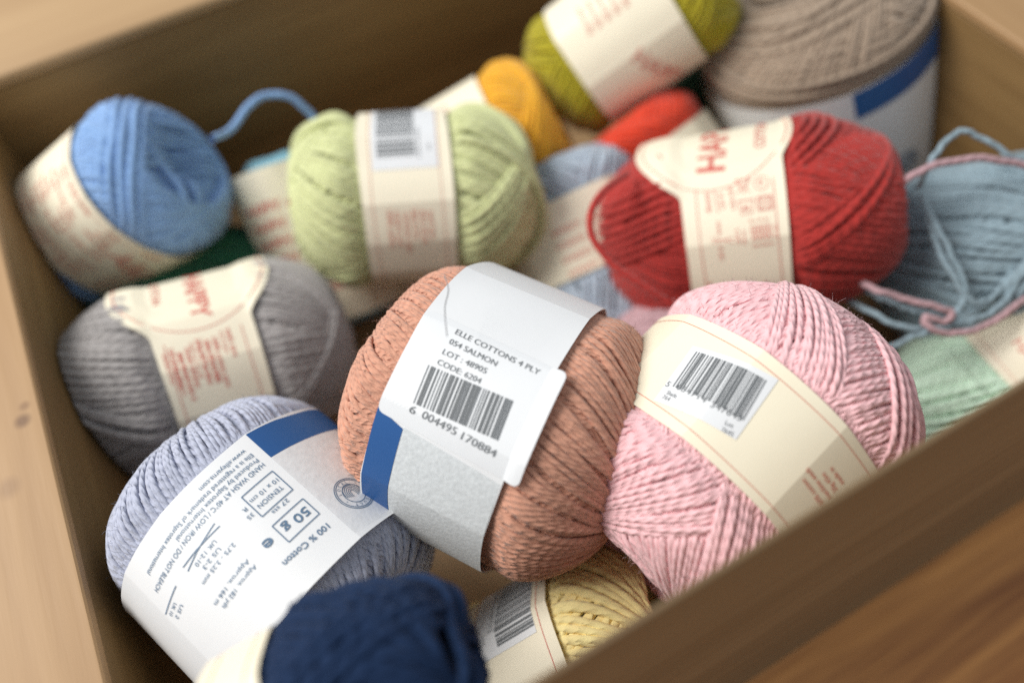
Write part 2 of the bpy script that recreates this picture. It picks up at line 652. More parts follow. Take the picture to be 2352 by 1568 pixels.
    def dip(s, X):
        over = np.maximum(0, np.maximum(s.lw[0] - X, X - s.lw[1]))
        return (s.squeeze * 0.9 + 0.0005) * (1 - np.exp(-over / 0.0028)) - over ** 2 * 7.0 + (over > 0) * 0.00012

    # ---- printed things on the label
    def decal(s, name, verts, faces, mat, off=0.00014, thick=None):
        """verts in label coordinates (X,Y); triangulated, refined, wrapped round the label"""
        bm = bmesh.new()
        vs = [bm.verts.new((float(x) * 1000, float(y) * 1000, 0)) for x, y in verts]
        for f in faces:
            try:
                bm.faces.new([vs[i] for i in f])
            except ValueError:
                pass
        bmesh.ops.triangulate(bm, faces=bm.faces[:])
        wide = any(v.co.x > s.lw[1] * 1000 or v.co.x < s.lw[0] * 1000 for v in bm.verts)
        for _ in range(7):
            long_e = [e for e in bm.edges if abs(e.verts[0].co.y - e.verts[1].co.y) > 0.9
                      or (wide and abs(e.verts[0].co.x - e.verts[1].co.x) > 1.2)]
            if not long_e:
                break
            bmesh.ops.subdivide_edges(bm, edges=long_e, cuts=1)
            bmesh.ops.triangulate(bm, faces=[f for f in bm.faces if len(f.verts) > 3])
        for v in bm.verts:
            X, Y = v.co.x / 1000, v.co.y / 1000
            v.co = Vector(squash(s.lp(X, Y, off + float(s.dip(X))))) - s.root.location
        bm.normal_update()
        me = bpy.data.meshes.new(name)
        bm.to_mesh(me)
        bm.free()
        o = link_mesh(name, me, mat, s.label)
        return o


def text_geo(body, size=1.0, bold=False):
    c = bpy.data.curves.new('t', 'FONT')
    c.body = body
    c.size = size
    c.resolution_u = 3
    if bold:
        c.offset = 0.012 * size
    o = bpy.data.objects.new('t', c)
    COL.objects.link(o)
    dg = bpy.context.evaluated_depsgraph_get()
    me = bpy.data.meshes.new_from_object(o.evaluated_get(dg))
    V = np.array([v.co[:2] for v in me.vertices])
    Fc = [list(p.vertices) for p in me.polygons]
    bpy.data.objects.remove(o)
    bpy.data.curves.remove(c)
    bpy.data.meshes.remove(me)
    return V, Fc


class Print:
    """collects flat print shapes in label coordinates, then becomes one mesh"""

    def __init__(s, ball):
        s.b, s.V, s.F = ball, [], []

    def add(s, V, Fc):
        o = len(s.V)
        s.V += [tuple(v) for v in V]
        s.F += [[i + o for i in f] for f in Fc]

    def text(s, body, p0, p1=None, h=None, ang=None, bold=False, squash=1.0):
        """p0/p1: baseline start/end in label coords. Either p1 (fit) or h (cap height) + ang"""
        V, Fc = text_geo(body, 1.0, bold)
        if not len(V):
            return
        w = V[:, 0].max() - V[:, 0].min()
        V = V - np.array([V[:, 0].min(), 0])
        if p1 is not None:
            d = np.array(p1) - np.array(p0)
            L = np.linalg.norm(d)
            a = math.atan2(d[1], d[0])
            sx = L / w
            sy = (h / 0.7) if h else sx
        else:
            a = math.radians(ang)
            sx = sy = h / 0.7
            sx *= squash
        V = V * np.array([sx, sy])
        c, sn = math.cos(a), math.sin(a)
        V = np.stack([V[:, 0] * c - V[:, 1] * sn, V[:, 0] * sn + V[:, 1] * c], 1) + np.array(p0)
        s.add(V, Fc)

    def quad(s, a, b, c, d):
        s.add([a, b, c, d], [[0, 1, 2, 3]])

    def rect(s, p, ax, ay):
        p, ax, ay = map(np.array, (p, ax, ay))
        s.quad(p, p + ax, p + ax + ay, p + ay)

    def line(s, p, q, w):
        p, q = np.array(p, float), np.array(q, float)
        d = q - p
        n = np.array([-d[1], d[0]]) / (np.linalg.norm(d) + 1e-12) * w / 2
        s.quad(p - n, q - n, q + n, p + n)

    def frame(s, p, ax, ay, w):
        p, ax, ay = map(np.array, (p, ax, ay))
        c = [p, p + ax, p + ax + ay, p + ay]
        for i in range(4):
            s.line(c[i], c[(i + 1) % 4], w)

    def arc(s, c, r, a0, a1, w, n=36, ry=None):
        ry = ry or r
        pts = [(c[0] + r * math.cos(t), c[1] + ry * math.sin(t)) for t in np.linspace(a0, a1, n)]
        for i in range(n - 1):
            s.line(pts[i], pts[i + 1], w)

    def bars(s, p, ax, ay, seed, n=30, fill=0.52):
        """barcode: bars lie along ay, stepped along ax"""
        rr = random.Random(seed)
        p, ax, ay = map(lambda q: np.array(q, float), (p, ax, ay))
        ws = []
        for i in range(n):
            ws.append((rr.choice([1, 1, 2, 2, 3, 4]), rr.choice([1, 1, 2, 2, 3])))
        tot = sum(a + b for a, b in ws)
        x = 0
        for a, b in ws:
            s.rect(p + ax * x / tot, ax * a / tot, ay)
            x += a + b

    def done(s, name, mat, off=0.00014):
        if s.F:
            return s.b.decal(name, s.V, s.F, mat, off)


def mm(*a):
    return np.array(a) / 1000.0


def rounded(P, rad, n=6):
    """rounded polygon from corner points"""
    out = []
    P = [np.array(p, float) for p in P]
    m = len(P)
    for i in range(m):
        a, b, c = P[i - 1], P[i], P[(i + 1) % m]
        u1 = (a - b) / np.linalg.norm(a - b)
        u2 = (c - b) / np.linalg.norm(c - b)
        s0, s1 = b + u1 * rad, b + u2 * rad
        for t in np.linspace(0, 1, n):
            out.append((1 - t) ** 2 * s0 + 2 * t * (1 - t) * b + t * t * s1)
    return out


def sheet(ball, name, P, mat, off, parent=None, round_r=None):
    """a flat sheet (sticker or printed panel) on the label; P corner points in label coordinates, as a fine grid when 4-cornered"""
    if round_r:
        pts = rounded(P, round_r)
    else:
        pts = P
    return ball.decal(name, pts, [list(range(len(pts)))], mat, off)


# ------------------------------------------------------------------ setting
def box_mesh(name, lo, hi, mat, parent=None, bevel=0.0, taper=None, base=(0, 0, 0)):
    bm = bmesh.new()
    bmesh.ops.create_cube(bm, size=1)
    lo, hi, base = np.array(lo), np.array(hi), np.array(base)
    for v in bm.verts:
        p = (lo + hi) / 2 + np.array(v.co) * (hi - lo)
        if taper:
            p = taper(p, lo, hi)
        v.co = Vector(p - base)
    if bevel:
        bmesh.ops.bevel(bm, geom=bm.edges[:], offset=bevel, segments=3, affect='EDGES', profile=0.6)
    me = bpy.data.meshes.new(name)
    bm.to_mesh(me)
    bm.free()
    for p in me.polygons:
        p.use_smooth = True
    try:
        me.set_sharp_from_angle(angle=math.radians(35))
    except Exception:
        pass
    return link_mesh(name, me, mat, parent)


TABLE = wood_mat('table_wood', (0.31, 0.105, 0.024), (0.80, 0.36, 0.100), 'X', 1.0, 0.45)
CRATE_X = wood_mat('crate_wood_long', (0.37, 0.23, 0.112), (0.45, 0.295, 0.152), 'X', 0.7, 0.55)
CRATE_Y = wood_mat('crate_wood_cross', (0.35, 0.20, 0.088), (0.45, 0.275, 0.130), 'Y', 0.7, 0.55)

t = box_mesh('table', (-1.2, -1.0, -0.046), (1.4, 1.6, -0.006), TABLE)
t['kind'] = 'structure'
t['label'] = 'reddish brown wooden table top under the crate'
t['category'] = 'table'

crate = bpy.data.objects.new('wooden_crate', None)
COL.objects.link(crate)
crate.location = (0.1, 0.18, -0.006)
crate['label'] = 'open light brown wooden crate holding the heap of yarn balls'
crate['category'] = 'crate'
cb = (0.1, 0.18, -0.006)
def add_knots(m, spots):
    nt = m.node_tree
    p = nt.nodes['Principled BSDF']
    src = p.inputs['Base Color'].links[0].from_socket
    tc = N(nt, 'ShaderNodeTexCoord')
    for (q, r_, c) in spots:
        vm = N(nt, 'ShaderNodeVectorMath', operation='DISTANCE')
        nt.links.new(tc.outputs['Object'], vm.inputs[0])
        vm.inputs[1].default_value = tuple(q)
        mr = N(nt, 'ShaderNodeMapRange')
        mr.inputs[1].default_value = r_ * 0.35
        mr.inputs[2].default_value = r_
        mr.inputs[3].default_value = 0.75
        mr.inputs[4].default_value = 0.0
        nt.links.new(vm.outputs['Value'], mr.inputs[0])
        mx = N(nt, 'ShaderNodeMixRGB')
        nt.links.new(mr.outputs[0], mx.inputs[0])
        nt.links.new(src, mx.inputs[1])
        mx.inputs[2].default_value = tuple(c) + (1,)
        src = mx.outputs[0]
    nt.links.new(src, p.inputs['Base Color'])


cbv = np.array([0.1, 0.18, -0.006])
add_knots(CRATE_Y, [(atz(52, 966, ZR) - cbv, 0.0032, (0.12, 0.05, 0.018)), (atz(56, 932, ZR) - cbv, 0.0022, (0.22, 0.11, 0.045)),
                    (atz(20, 1120, ZR) - cbv, 0.0045, (0.30, 0.17, 0.08))])
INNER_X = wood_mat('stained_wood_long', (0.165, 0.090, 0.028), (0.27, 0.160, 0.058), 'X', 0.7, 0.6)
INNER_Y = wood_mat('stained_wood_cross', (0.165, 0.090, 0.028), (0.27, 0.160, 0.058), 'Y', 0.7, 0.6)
box_mesh('floor_panel', (X0 - 0.03, Y0 + 0.0002, -0.0055), (X1 + 0.03, Y1 + 0.03, 0.0), CRATE_X, crate, 0, base=cb)
for xa_, xb_, za in ((X0 - 0.075, X0, 0), (X1, X1 + 0.05, 0)):
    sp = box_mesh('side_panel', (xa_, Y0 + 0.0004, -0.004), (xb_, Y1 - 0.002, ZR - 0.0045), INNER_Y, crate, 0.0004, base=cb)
    box_mesh('rim', (xa_, Y0 + 0.0004, ZR - 0.0043), (xb_ + (0.0004 if xa_ < 0 else 0), Y1 - 0.002, ZR), CRATE_Y, crate, 0.0014, base=cb)
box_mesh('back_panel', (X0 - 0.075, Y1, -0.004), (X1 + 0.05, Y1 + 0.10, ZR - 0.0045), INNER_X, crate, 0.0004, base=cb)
box_mesh('rim', (X0 - 0.075, Y1 - 0.0004, ZR - 0.0043), (X1 + 0.05, Y1 + 0.10, ZR + 0.001), CRATE_X, crate, 0.0018, base=cb)

FRONT = wood_mat('front_panel_wood', (0.17, 0.108, 0.052), (0.23, 0.150, 0.075), 'X', 0.7, 0.6)


def front_taper(p, lo, hi):
    if p[1] < (lo[1] + hi[1]) / 2 and p[2] > (lo[2] + hi[2]) / 2:
        p = p + np.array([0, (hi[1] - lo[1]) * 0.92, 0])
    return p


box_mesh('front_panel', (X0 - 0.075, 0.0050, -0.006), (X1 + 0.05, Y0, 0.165), FRONT, crate, 0.0004, front_taper, base=cb)

# ------------------------------------------------------------------ the balls
BALLS = {}
G_ALL = None


def ball(key, name, label, *a, **k):
    b = Ball(name, label, 'balls of yarn heaped in the crate', *a, **k)
    BALLS[key] = b
    return b


# ---- salmon, white band with a barcode sticker (in focus, middle)
b = ball('salmon', 'yarn_ball', 'salmon ball of thin cotton with a big barcode sticker on its white band',
         1161, 965, 308, 0.040, 0.0430, -25, 13, (0.63, 0.32, 0.222), rs=0.00080, gap=0.80, core=1.1, bump=1.0, vary=0.2, incl=78, hole=0.12, label_w=(-0.0226, 0.0148),
         mode='band', q=0.62, bands=((0.03, 6.25, 74, -0.45), (0.3, 1.0, 80, 1.3)), fuzz=9000, T=150, sides=7, pitch=0.0030, plies=3, wobble=0.0003, squeeze=0.0008, phase=0.5)
b.make_label(WHITE, creases=[0.75, -0.95, -1.9, 1.8, 2.7, 3.6], ck=0.35)
on = b.on
st = [on(1040, 735), on(1306, 862), on(1192, 1120), on(868, 942)]
# keep the left side on the band's own edge
lx = b.lw[0] + 0.0003
st[0] = np.array([lx, st[0][1]])
st[3] = np.array([lx, st[3][1]])
stk = b.decal('barcode_sticker', rounded(st, 0.0022), [list(range(24))], STICK, 0.0002)
pr = Print(b)
for body, p0, p1 in (('ELLE COTTONS 4 PLY', (1043, 769), (1235, 864)), ('054 SALMON', (1029, 791), (1137, 844)),
                     ('LOT : 48905', (1014, 815), (1114, 861)), ('CODE: 6204', (1002, 838), (1101, 884))):
    pr.text(body, on(*p0) + mm(0, 0.25), on(*p1) + mm(0, 0.25), h=0.00142)
pr.text('6', on(939, 944), on(952, 952), h=0.0019)
pr.text('004495', on(968, 958), on(1046, 999), h=0.0019)
pr.text('170884', on(1058, 1007), on(1137, 1050), h=0.0019)
pr.done('lettering', GINK, 0.00036)
pr = Print(b)
p = on(950, 925)
pr.bars(p, on(1146, 1012) - p, on(985, 838) - p, 3, 27)
pr.done('barcode', GINK, 0.00036)
# blue printed block and pale lace print below the sticker
yb = st[3][1]
yt = min(st[3][1], st[2][1])
sheet(b, 'blue_stripe', [(lx, yb + 0.001), (lx + 0.0083, yb - 0.0015), (lx + 0.0083, yb - 0.055), (lx, yb - 0.055)], BLUE, 0.00014)
sheet(b, 'lace_print', [(lx + 0.0084, yb - 0.001), (b.lw[1] - 0.0003, yb - 0.0034), (b.lw[1] - 0.0003, yb - 0.055), (lx + 0.0084, yb - 0.055)], LACE, 0.0001)

# ---- lavender, white band with washing text
b = ball('lavender', 'yarn_ball', 'lavender ball of thin cotton whose white band shows 50 g in a box',
         635, 1255, 290, 0.038, 0.0425, -41.6, 20, (0.46, 0.485, 0.605), rs=0.00080, gap=0.80, core=1.1, bump=1.0, incl=79, hole=0.3, label_w=(-0.0160, 0.0275),
         mode='band', q=0.66, bands=((0.03, 6.25, 75, -0.45), (1.0, 1.6, 81, 1.2)), fuzz=6000, T=150, sides=7, pitch=0.0030, wobble=0.0003, squeeze=0.0008, phase=2.1)
b.make_label(WHITE, creases=[-1.15, 0.35, 1.4, 2.4, 3.5, 4.4], ck=0.25)
on = b.on
pr = Print(b)
L = [('www.elleyarns.com', (559.6, 1031.7), (456.9, 1122.5), 1.35),
     ('Elle is a registered trademark of Saprotex International', (575.9, 1041.2), (345.3, 1320.3), 1.35),
     ('Produced by Saprotex International', (587.8, 1052.5), (409.3, 1241.5), 1.35),
     ('HAND WASH AT 40\u00b0C / LOW IRON / DO NOT BLEACH', (601.2, 1062.4), (361.7, 1359), 1.45),
     ('10 x 10 cm', (633.4, 1097.5), (569.1, 1146.3), 1.3), ('TENSION', (643.8, 1113.8), (588.4, 1159.7), 1.4),
     ('27 sts', (658.3, 1143.3), (622.3, 1174.5), 1.2), ('R', (563, 1164), (555, 1171), 1.2), ('35', (578, 1176), (566, 1188), 1.2),
     ('50 g', (699.7, 1162), (646.1, 1210.5), 2.6), ('\u212e', (619.7, 1230.5), (599.4, 1247.7), 3.2),
     ('100 % Cotton', (748.5, 1200.7), (647.3, 1290.6), 1.7),
     ('UK 12-10', (491.4, 1237.9), (449.8, 1298), 1.2), ('US 2-3', (501.5, 1254.9), (467.3, 1304), 1.2),
     ('2,75 - 3,25 mm', (534.9, 1244.4), (468.2, 1341.2), 1.2),
     ('Approx. 166 m', (567, 1282.2), (497.1, 1390.3), 1.25), ('Approx. 182 yds', (583.4, 1294.4), (516.4, 1397.7), 1.25),
     ('UK 10', (400, 1381), (392, 1412), 1.1), ('US 2', (415, 1385), (409, 1422), 1.1)]
for body, p0, p1, hh in L:
    if body == '\u212e':
        body = 'e'
    a0, a1 = on(*p0), on(*p1)
    if body not in ('50 g', '100 % Cotton', 'e'):
        a1 = np.array([a0[0] * 0.75 + a1[0] * 0.25, a1[1]])
    pr.text(body, a0, a1, h=hh / 1000, bold=hh > 1.6)


def fr(q0, q2, w):
    a, c = on(*q0), on(*q2)
    pr.frame(a, (c[0] - a[0], 0), (0, c[1] - a[1]), w)


fr((695, 1145), (663.7, 1244.5), 0.00026)
fr((625, 1081.7), (602.1, 1186.4), 0.00026)
for q0, q1 in (((505, 1207), (421, 1302)), ((493, 1201), (432, 1311)), ((404.8, 1344), (381, 1409.6))):
    pr.line(on(*q0), on(*q1), 0.00026)
c0 = on(812, 1132)
for rr_ in (0.0054, 0.0049, 0.0032):
    pr.arc(c0, rr_, 0, 2 * math.pi, 0.00022, 40)
for k in range(5):
    pr.arc(c0 + mm(0.25 * k - 0.5, 0), 0.0029 - 0.0003 * k, 1.2, 5.0, 0.0002, 14, ry=0.0028 - 0.0005 * k)
for i, ch in enumerate('PRODUCT \u2022 LOCAL \u2022 '):
    th = math.pi * 0.5 - i / 18.0 * 2 * math.pi
    pos = c0 + np.array([math.cos(th), math.sin(th)]) * 0.00365
    if ch != ' ':
        pr.text(ch, pos, h=0.00085, ang=math.degrees(th) - 90)
pr.done('lettering', BINK, 0.0002)
q = on(566, 1000)
q2 = on(628, 1047)
w_ = abs(q2[0] - b.lw[0])
sheet(b, 'blue_stripe', [(b.lw[0] + 0.0002, q[1]), (q2[0], q[1]), (q2[0], q[1] + 0.045), (b.lw[0] + 0.0002, q[1] + 0.045)], BLUE, 0.00014)
sheet(b, 'lace_print', [(q2[0], q[1]), (b.lw[1] - 0.0002, q[1]), (b.lw[1] - 0.0002, q[1] + 0.045), (q2[0], q[1] + 0.045)],
      paper_mat('faint_lace_paper', (0.76, 0.77, 0.79), 0.45, 0.10, scale=500), 0.0001)


def borders(b, mat, inset=0.0028, w=0.00022, y0=None, y1=None):
    pr = Print(b)
    y0 = -math.pi * b.Rl if y0 is None else y0
    y1 = math.pi * b.Rl if y1 is None else y1
    for X in (b.lw[0] + inset, b.lw[1] - inset):
        pr.rect((X, y0), (w, 0), (0, y1 - y0))
    return pr


# ---- pink, cream band with barcode (in focus, right)
b = ball('pink', 'yarn_ball', 'pale pink ball of yarn beside the front panel with a barcode on its cream band',
         1684, 1030, 317, 0.0400, 0.0480, 46, -14, (0.93, 0.545, 0.575), rs=0.00080, incl=64, hole=0.22, label_w=(-0.0165, 0.0132),
         bands=(('par', (0.15, -0.825, 0.567), 0.02, 0.80, 1.0), ('par', (0.0, 0.68, 0.73), 0.66, 0.90, 2.0), ('par', (0.2, 0.35, -0.93), 0.20, 0.36, 1.8), (3.0, 3.6, 62, 1.6)), q=0.74, gap=0.85, fuzz=11000, T=170, sides=8, pitch=0.0034, squeeze=0.0016, phase=0.6, wobble=0.0005)
b.make_label(CREAM, creases=[1.02, -0.9, 2.2, 3.2, 4.3], ck=0.32)
on = b.on
borders(b, PINK_INK).done('border_lines', PINK_INK)
sheet(b, 'barcode_sticker', [on(1592, 795), on(1788, 872), on(1690, 1010), on(1502, 920)], STICK, 0.00016)
pr = Print(b)
p = on(1545, 888)
pr.bars(p, on(1710, 968) - p, on(1600, 808) - p, 9, 30)
pr.done('barcode', GINK, 0.00024)
pr = Print(b)
pr.text('5', on(1527, 886), on(1534, 890), h=0.0017)
pr.text('054714', on(1552, 893), on(1618, 926), h=0.0017)
pr.text('347643', on(1630, 934), on(1700, 968), h=0.0017)
pr.text('Shade', on(1530, 905), on(1552, 915), h=0.0012)
pr.text('764', on(1520, 915), on(1536, 922), h=0.0012)
pr.text('Lot', on(1664, 975), on(1682, 984), h=0.0012)
pr.text('7645', on(1655, 990), on(1682, 1003), h=0.0012)
pr.done('lettering', GINK, 0.00024)
pr = Print(b)
for i, tx in enumerate(('100% cotton', 'machine wash', '20g 43m', 'made in')):
    pr.text(tx, on(1890, 1160) + mm(0.6 + i * 2.4, 0), h=0.0013, ang=90, bold=True)
pr.done('print', PINK_INK)


def happy(b, top, first, mat=RINK, body=True, seed=1):
    """medallion lettering and columns of small print. top = arc position of the medallion centre, first = side facing us"""
    pr = Print(b)
    return pr


# ---- red, cream band with medallion
b = ball('red', 'yarn_ball', 'deep red ball of yarn with washing symbols printed on its cream band',
         1716, 512, 203, 0.035, 0.0590, 8, 2, (0.43, 0.032, 0.026), rs=0.00105, incl=62, hole=0.22, label_w=(-0.0210, 0.0145),
         bands=(('par', (0.25, -0.83, 0.57), 0.13, 0.80, 1.0), ('par', (0.3, -0.80, -0.52), 0.40, 0.85, 1.9), (3.5, 3.9, 56, 1.4)), q=0.74, fuzz=2500, T=150, sides=8, pitch=0.0042, phase=2.6, wobble=0.0004)
b.make_label(CREAM, medallion=(-1.12, -0.0090, 0.0285), creases=[0.16, -0.62, 1.25, 2.2, 3.3, 4.2], ck=0.45)
on = b.on
pr = Print(b)
LX, RX = b.lw[0] + 0.0055, b.lw[1] - 0.0035
y1 = on(1700, 420)[1]
pr.rect((LX, -0.04), (0.00028, 0), (0, y1 + 0.04))
pr.rect((RX, -0.04), (0.00028, 0), (0, y1 + 0.04))
pr.arc((-0.0090, 1.12 * b.Rl), 0.0265, math.pi * 0.8, math.pi * 2.2, 0.0003, 50)
pr.text('HAPPY', on(1664, 392), h=0.0100, ang=86, bold=True)
pr.text('COTTON', on(1756, 338), h=0.0036, ang=86, bold=True)


def icon_box(c, w, kind):
    c = np.array(c)
    if kind == 'ring':
        pr.arc(c, w, 0, 2 * math.pi, 0.00025, 24)
        pr.text('P', c - np.array([0.0007, 0.0010]) * 1.0, h=0.0020, ang=0, bold=True)
        return
    if kind == 'tri':
        pr.line(c + (-w, w), c + (w, w), 0.00022)
        pr.line(c + (-w, w), c + (0, -w), 0.00022)
        pr.line(c + (w, w), c + (0, -w), 0.00022)
    elif kind == 'tub':
        pr.line(c + (-w, w), c + (-0.7 * w, -w), 0.00025)
        pr.line(c + (-0.7 * w, -w), c + (0.7 * w, -w), 0.00025)
        pr.line(c + (0.7 * w, -w), c + (w, w), 0.00025)
        pr.line(c + (-w, w * 0.8), c + (w, w * 0.8), 0.0004)
        pr.text('40', c + (-0.6 * w, -0.6 * w), h=0.0018, ang=0, bold=True)
        return
    else:
        pr.frame(c - (w, w), (2 * w, 0), (0, 2 * w), 0.0003)
        pr.arc(c, w * 0.8, 0, 2 * math.pi, 0.0002, 20)
    pr.line(c + (-w, w), c + (w, -w), 0.00022)
    pr.line(c + (w, w), c + (-w, -w), 0.00022)


icon_box(on(1706, 428), 0.0025, 'tri')
icon_box(on(1748, 420), 0.0024, 'ring')
icon_box(on(1714, 474), 0.0026, 'tub')
icon_box(on(1757, 466), 0.0024, 'sq')
pr.text('4mm', on(1636, 488), on(1629, 442), h=0.0022)
pr.line(on(1650, 488), on(1640, 436), 0.0003)
pr.text('UK 8', on(1666, 478), on(1660, 445), h=0.0016)
pr.text('USA H/5', on(1690, 480), on(1682, 430), h=0.0016)
pr.text('4mm', on(1657, 540), on(1653, 508), h=0.0016)
pr.line(on(1636, 558), on(1686, 545), 0.00025)
pr.line(on(1634, 548), on(1686, 556), 0.00025)
pr.text('UK 8', on(1663, 596), on(1660, 566), h=0.0016)
pr.text('USA 6', on(1702, 558), on(1696, 525), h=0.0014)
pr.text('4 x 4 in', on(1720, 512), on(1765, 506), h=0.0013)
g0 = on(1728, 552)
gx, gy = on(1774, 546) - g0, on(1724, 520) - g0
for k in range(7):
    pr.line(g0 + gx * k / 6, g0 + gx * k / 6 + gy, 0.00016)
    pr.line(g0 + gy * k / 6, g0 + gy * k / 6 + gx, 0.00016)
pr.text('22 sts', on(1790, 545), on(1785, 515), h=0.0014)
pr.text('10cm', on(1715, 560), on(1711, 528), h=0.0012)
pr.text('tension', on(1728, 568), on(1778, 561), h=0.0012)
yb = on(1700, 640)[1]
for k, tx in enumerate(('Please check that all', 'balls have same lot', 'machine wash warm', 'cool iron, do not', 'dry clean. 20g / 43m', '100% cotton', 'do not bleach', 'keep away from fire')):
    pr.text(tx, (LX + 0.0022 + k * 0.0027, -0.040 if k % 3 else -0.038), h=0.00155, ang=90, bold=True)
pr.done('lettering', RINK)

# ---- dark grey, cream band with medallion
b = ball('grey', 'yarn_ball', 'dark grey ball of yarn at left with red lettering on its cream band',
         492, 842, 203, 0.035, 0.0570, 17, 2, (0.36, 0.34, 0.335), rs=0.00110, incl=62, hole=0.22, label_w=(-0.0160, 0.0180),
         bands=(('par', (0.15, -0.95, 0.25), -0.30, 0.38, 1.2), (3.9, 4.9, 55, 1.5), (0.5, 0.8, 66, 2.0)), q=0.74, fuzz=2000, T=150, sides=8, pitch=0.0042, phase=0.4, wobble=0.0005)
b.make_label(CREAM, medallion=(-1.15, 0.0010, 0.0290), creases=[0.42, -0.55, 1.3, 2.3, 3.3, 4.2], ck=0.45)
on = b.on
pr = Print(b)
LX, RX = b.lw[0] + 0.0035, b.lw[1] - 0.0042
y1 = on(480, 765)[1]
pr.rect((LX, -0.045), (0.00026, 0), (0, y1 + 0.045))
pr.rect((RX, -0.045), (0.00026, 0), (0, y1 + 0.045))
pr.arc((0.0010, 1.15 * b.Rl), 0.0268, math.pi * 0.8, math.pi * 2.2, 0.0003, 50)
yH = 1.15 * b.Rl
pr.text('HAPPY', (-0.0010, yH + 0.0060), h=0.0068, ang=-90, bold=True)
pr.text('COTTON', (-0.0130, yH + 0.008), h=0.0030, ang=-90)
cols = [(mm(-10.5, 0), 'UK 6 needles', 0), (mm(-8, 0), 'size 4mm USA 6', -2), (mm(-5.3, 0), 'check tension', -1), (mm(-1.2, 0), '20 g 0.7 oz nett', 1), (mm(1.4, 0), '43m 47yds ball', 0), (mm(4.2, 0), '100% cotton yarn', 0), (mm(9.5, 0), 'wash care', 2)]
ys = on(470, 780)[1]
for off, tx, dy in cols:
    pr.text(tx, (off[0] - 0.001, ys + dy * 0.001), h=0.0018, ang=-90, bold=True)
    pr.text(tx[::-1], (off[0] - 0.0032, ys + dy * 0.0012 - 0.001), h=0.0014, ang=-90)
pr.done('lettering', RINK)

# ---- lime, cream band with white barcode sticker
b = ball('lime', 'yarn_ball', 'pale lime green ball of yarn with a blurry barcode on its cream band',
         956, 453, 181, 0.033, 0.0525, 4, 2, (0.60, 0.63, 0.33), rs=0.00135, incl=60, hole=0.22, label_w=(-0.0195, 0.0150),
         bands=((3.6, 4.4, 54, 1.6), (5.2, 5.5, 64, 2.4)), q=0.72, fuzz=1500, T=130, sides=8, pitch=0.0045, phase=1.7, wobble=0.0006)
b.make_label(CREAM, creases=[0.05, -0.75, 0.95, 2.0, 3.2, 4.4], ck=0.5)
on = b.on
borders(b, PINK_INK, 0.0042).done('border_lines', PINK_INK)
st = [on(855, 396), on(1010, 380), on(1000, 285), on(848, 292)]
X_l, X_r = b.lw[0] + 0.0052, b.lw[1] - 0.0045
yl = on(930, 388)[1]
sheet(b, 'barcode_sticker', [(X_l, yl), (X_r, yl), (X_r, yl + 0.034), (X_l, yl + 0.034)], STICK, 0.00016)
pr = Print(b)
pr.bars((X_l + 0.002, yl + 0.005), (0, 0.028), (0.0145, 0), 21, 22)
pr.text('5 054714 347512', (X_l + 0.0185, yl + 0.004), h=0.0014, ang=90)
pr.text('Lot', (X_r - 0.0025, yl + 0.007), h=0.0014, ang=90)
pr.done('barcode', GINK, 0.00024)
pr = Print(b)
ys = on(940, 480)[1]
for k, tx in enumerate(('100% cotton', 'Sirdar yarn', 'machine wash', '20g 0.7oz', '43m 47yds', 'cool iron')):
    pr.text(tx if k != 1 else 'cotton yarn', (X_l + 0.004 + k * 0.0031, ys - 0.0005 * (k % 3)), h=0.0021, ang=-90, bold=True)
pr.done('print', PINK_INK)

# ---- cornflower blue, leaning up at the left
b = ball('blue', 'yarn_ball', 'cornflower blue ball of yarn tilted up, its thread looping out behind',
         277, 478, 174, 0.033, 0.0450, 40, 40, (0.23, 0.39, 0.68), rs=0.00150, incl=58, hole=0.30, label_w=(-0.0180, 0.0190),
         bands=(('par', (0.55, 0.8, 0.35), -0.35, 0.45, 0.6), ('par', (-0.4, 0.75, 0.75), -0.1, 0.32, 1.3), ('par', (0.9, -0.2, 0.55), 0.55, 0.8, 1.2)), q=0.66, fuzz=800, T=120, sides=7, pitch=0.0045, phase=0.3, wobble=0.0006)
b.make_label(CREAM, creases=[0.1, 0.95, -0.8, 2.0, 3.2, 4.4], ck=0.4)
borders(b, PINK_INK, 0.003).done('border_lines', PINK_INK)
pr = Print(b)
rr = random.Random(5)
for k in range(9):
    X = b.lw[0] + 0.0065 + k * 0.0034
    for j, y0_ in enumerate((-0.026, -0.010, 0.006, 0.020)):
        if rr.random() < 0.82:
            pr.text(rr.choice(['4mm UK 8', '22 sts', 'iron', 'cotton', '20g 43m', 'wash 40']), (X, y0_ + rr.uniform(-0.002, 0.002)), h=0.0022, ang=90, bold=True)
pr.text('HAPPY', (-0.002, -0.046), h=0.0085, ang=65, bold=True)
pr.done('lettering', PINK_INK)
cord('yarn_tail', [atd(488, 320, .300), atd(530, 297, .312), atd(575, 240, .318), atd(618, 218, .322), atd(660, 222, .325),
                   atd(705, 252, .330), atd(735, 300, .335), atd(748, 345, .345)], 0.0015, b.mat, b.root)

